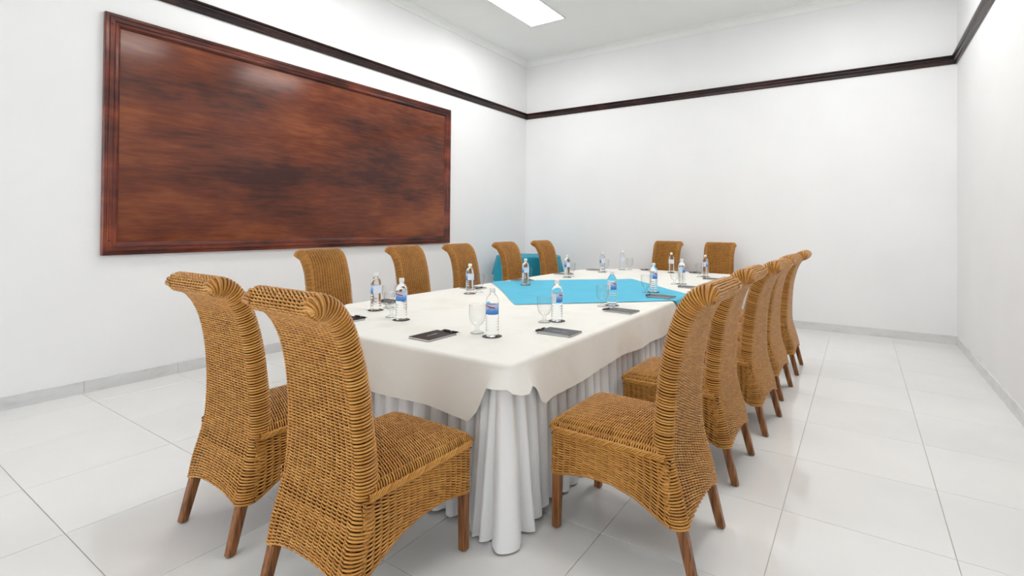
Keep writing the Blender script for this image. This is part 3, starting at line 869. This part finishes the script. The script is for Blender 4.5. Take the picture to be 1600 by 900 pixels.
def make_pen():
    r = empty('pen'); ax = lambda vf: xform(vf, lambda x, y, z: (z, x, y + .0052))
    mesh_obj('barrel', *ax(lathe_vf([(.0042, -.055), (.005, -.05), (.005, .040), (.0042, .048)], 14, True, True)), MAT['pen'], r, True)
    mesh_obj('tip', *ax(lathe_vf([(.0042, .048), (.0036, .056), (.001, .066)], 14, True, True)), MAT['silver'], r, True)
    mesh_obj('ring', *ax(lathe_vf([(.0049, .0), (.0053, .001), (.0053, .004), (.0049, .005)], 14)), MAT['silver'], r, True)
    mesh_obj('button', *ax(lathe_vf([(.0035, -.055), (.0034, -.064), (.001, -.065)], 12, False, True)), MAT['silver'], r, True)
    mesh_obj('clip', *box_vf(-.05, -.012, -.0013, .0013, .0100, .0118), MAT['pen'], r)
    return r
bot0, gob0, coa0, not0, pen0 = make_bottle(), make_goblet(), make_coaster(), make_notebook(), make_pen()
# seat: facing angle (deg of the sitter's forward), bottle xy, glass xy, notebook xy
SET = []
for k, (bp, gp, nb) in enumerate((((-2.795, 5.882), (-2.80, 5.985), (-3.00, 6.09)), ((-2.846, 5.048), (-2.85, 5.16), (-3.05, 5.33)), ((-2.80, 4.124), (-2.86, 4.25), (-3.04, 4.41)),
                                 ((-2.851, 3.338), (-2.845, 3.455), (-3.06, 3.63)), ((-2.825, 2.311), (-2.83, 2.43), (-3.04, 2.60)))):
    SET.append((0, bp, gp, nb, 'on the wooden panel side, %s from the back wall' % ORD[k]))
for k, (bp, gp, nb) in enumerate((((-1.554, 6.124), (-1.60, 6.05), (-1.39, 5.86)), ((-1.557, 5.189), (-1.61, 5.12), (-1.39, 4.93)), ((-1.563, 4.36), (-1.60, 4.275), (-1.40, 4.09)),
                                 ((-1.568, 3.471), (-1.605, 3.385), (-1.40, 3.265)), ((-1.594, 2.701), (-1.635, 2.62), (-1.405, 2.41)))):
    SET.append((180, bp, gp, nb, 'on the plain wall side, %s from the back wall' % ORD[k]))
SET.append((270, (-2.74, 6.396), (-2.645, 6.43), (-2.40, 6.53), 'at the back wall end, beside the wooden panel side'))
SET.append((270, (-2.041, 6.356), (-1.945, 6.38), (-1.75, 6.53), 'at the back wall end, beside the plain wall side'))
SET.append((90, (-2.413, 2.172), (-2.535, 2.20), (-2.67, 1.94), 'at the table end away from the back wall, panel side'))
SET.append((90, (-1.659, 2.129), (-1.775, 2.145), (-1.915, 1.945), 'at the table end away from the back wall, plain wall side'))
first = True
for ang, bp, gp, nb, where in SET:
    objs = [bot0, gob0, coa0, not0, pen0] if first else [copy_tree(o) for o in (bot0, gob0, coa0, not0, pen0)]
    first = False
    bo, go, co, no, po = objs
    zz = lambda x, y: ZP + (.0062 if abs(x - OX) + abs(y - OY) < HD + .05 else 0)
    fr = math.radians(ang); jit = random.uniform(-.05, .05)
    co.location = (*bp, zz(*bp)); bo.location = (bp[0], bp[1], zz(*bp) + .0018)
    # the printed face of the label turns towards the sitter
    bo.rotation_euler = (0, 0, fr + math.pi - math.radians(75) + random.uniform(-.25, .25))
    go.location = (*gp, zz(*gp))
    no.location = (*nb, zz(*nb)); no.rotation_euler = (0, 0, fr - math.pi / 2 + jit)
    fx, fy = math.cos(fr), math.sin(fr); rx_, ry_ = fy, -fx
    sd = -.045 if ang == 180 else .04
    pp = (nb[0] + fx * .099 + rx_ * sd, nb[1] + fy * .099 + ry_ * sd)
    po.location = (*pp, zz(*nb) + .0104); po.rotation_euler = (0, 0, math.atan2(ry_, rx_) + random.uniform(-.06, .06))
    tag(bo, 'clear water bottle ' + where, 'bottle', 'water bottles on the conference table')
    tag(go, 'clear glass goblet ' + where, 'glass', 'goblets on the conference table')
    tag(co, 'black coaster under bottle ' + where, 'coaster', 'coasters on the conference table')
    tag(no, 'black wire-bound notebook ' + where, 'notebook', 'notebooks on the conference table')
    tag(po, 'black pen on notebook ' + where, 'pen', 'pens on the conference table')
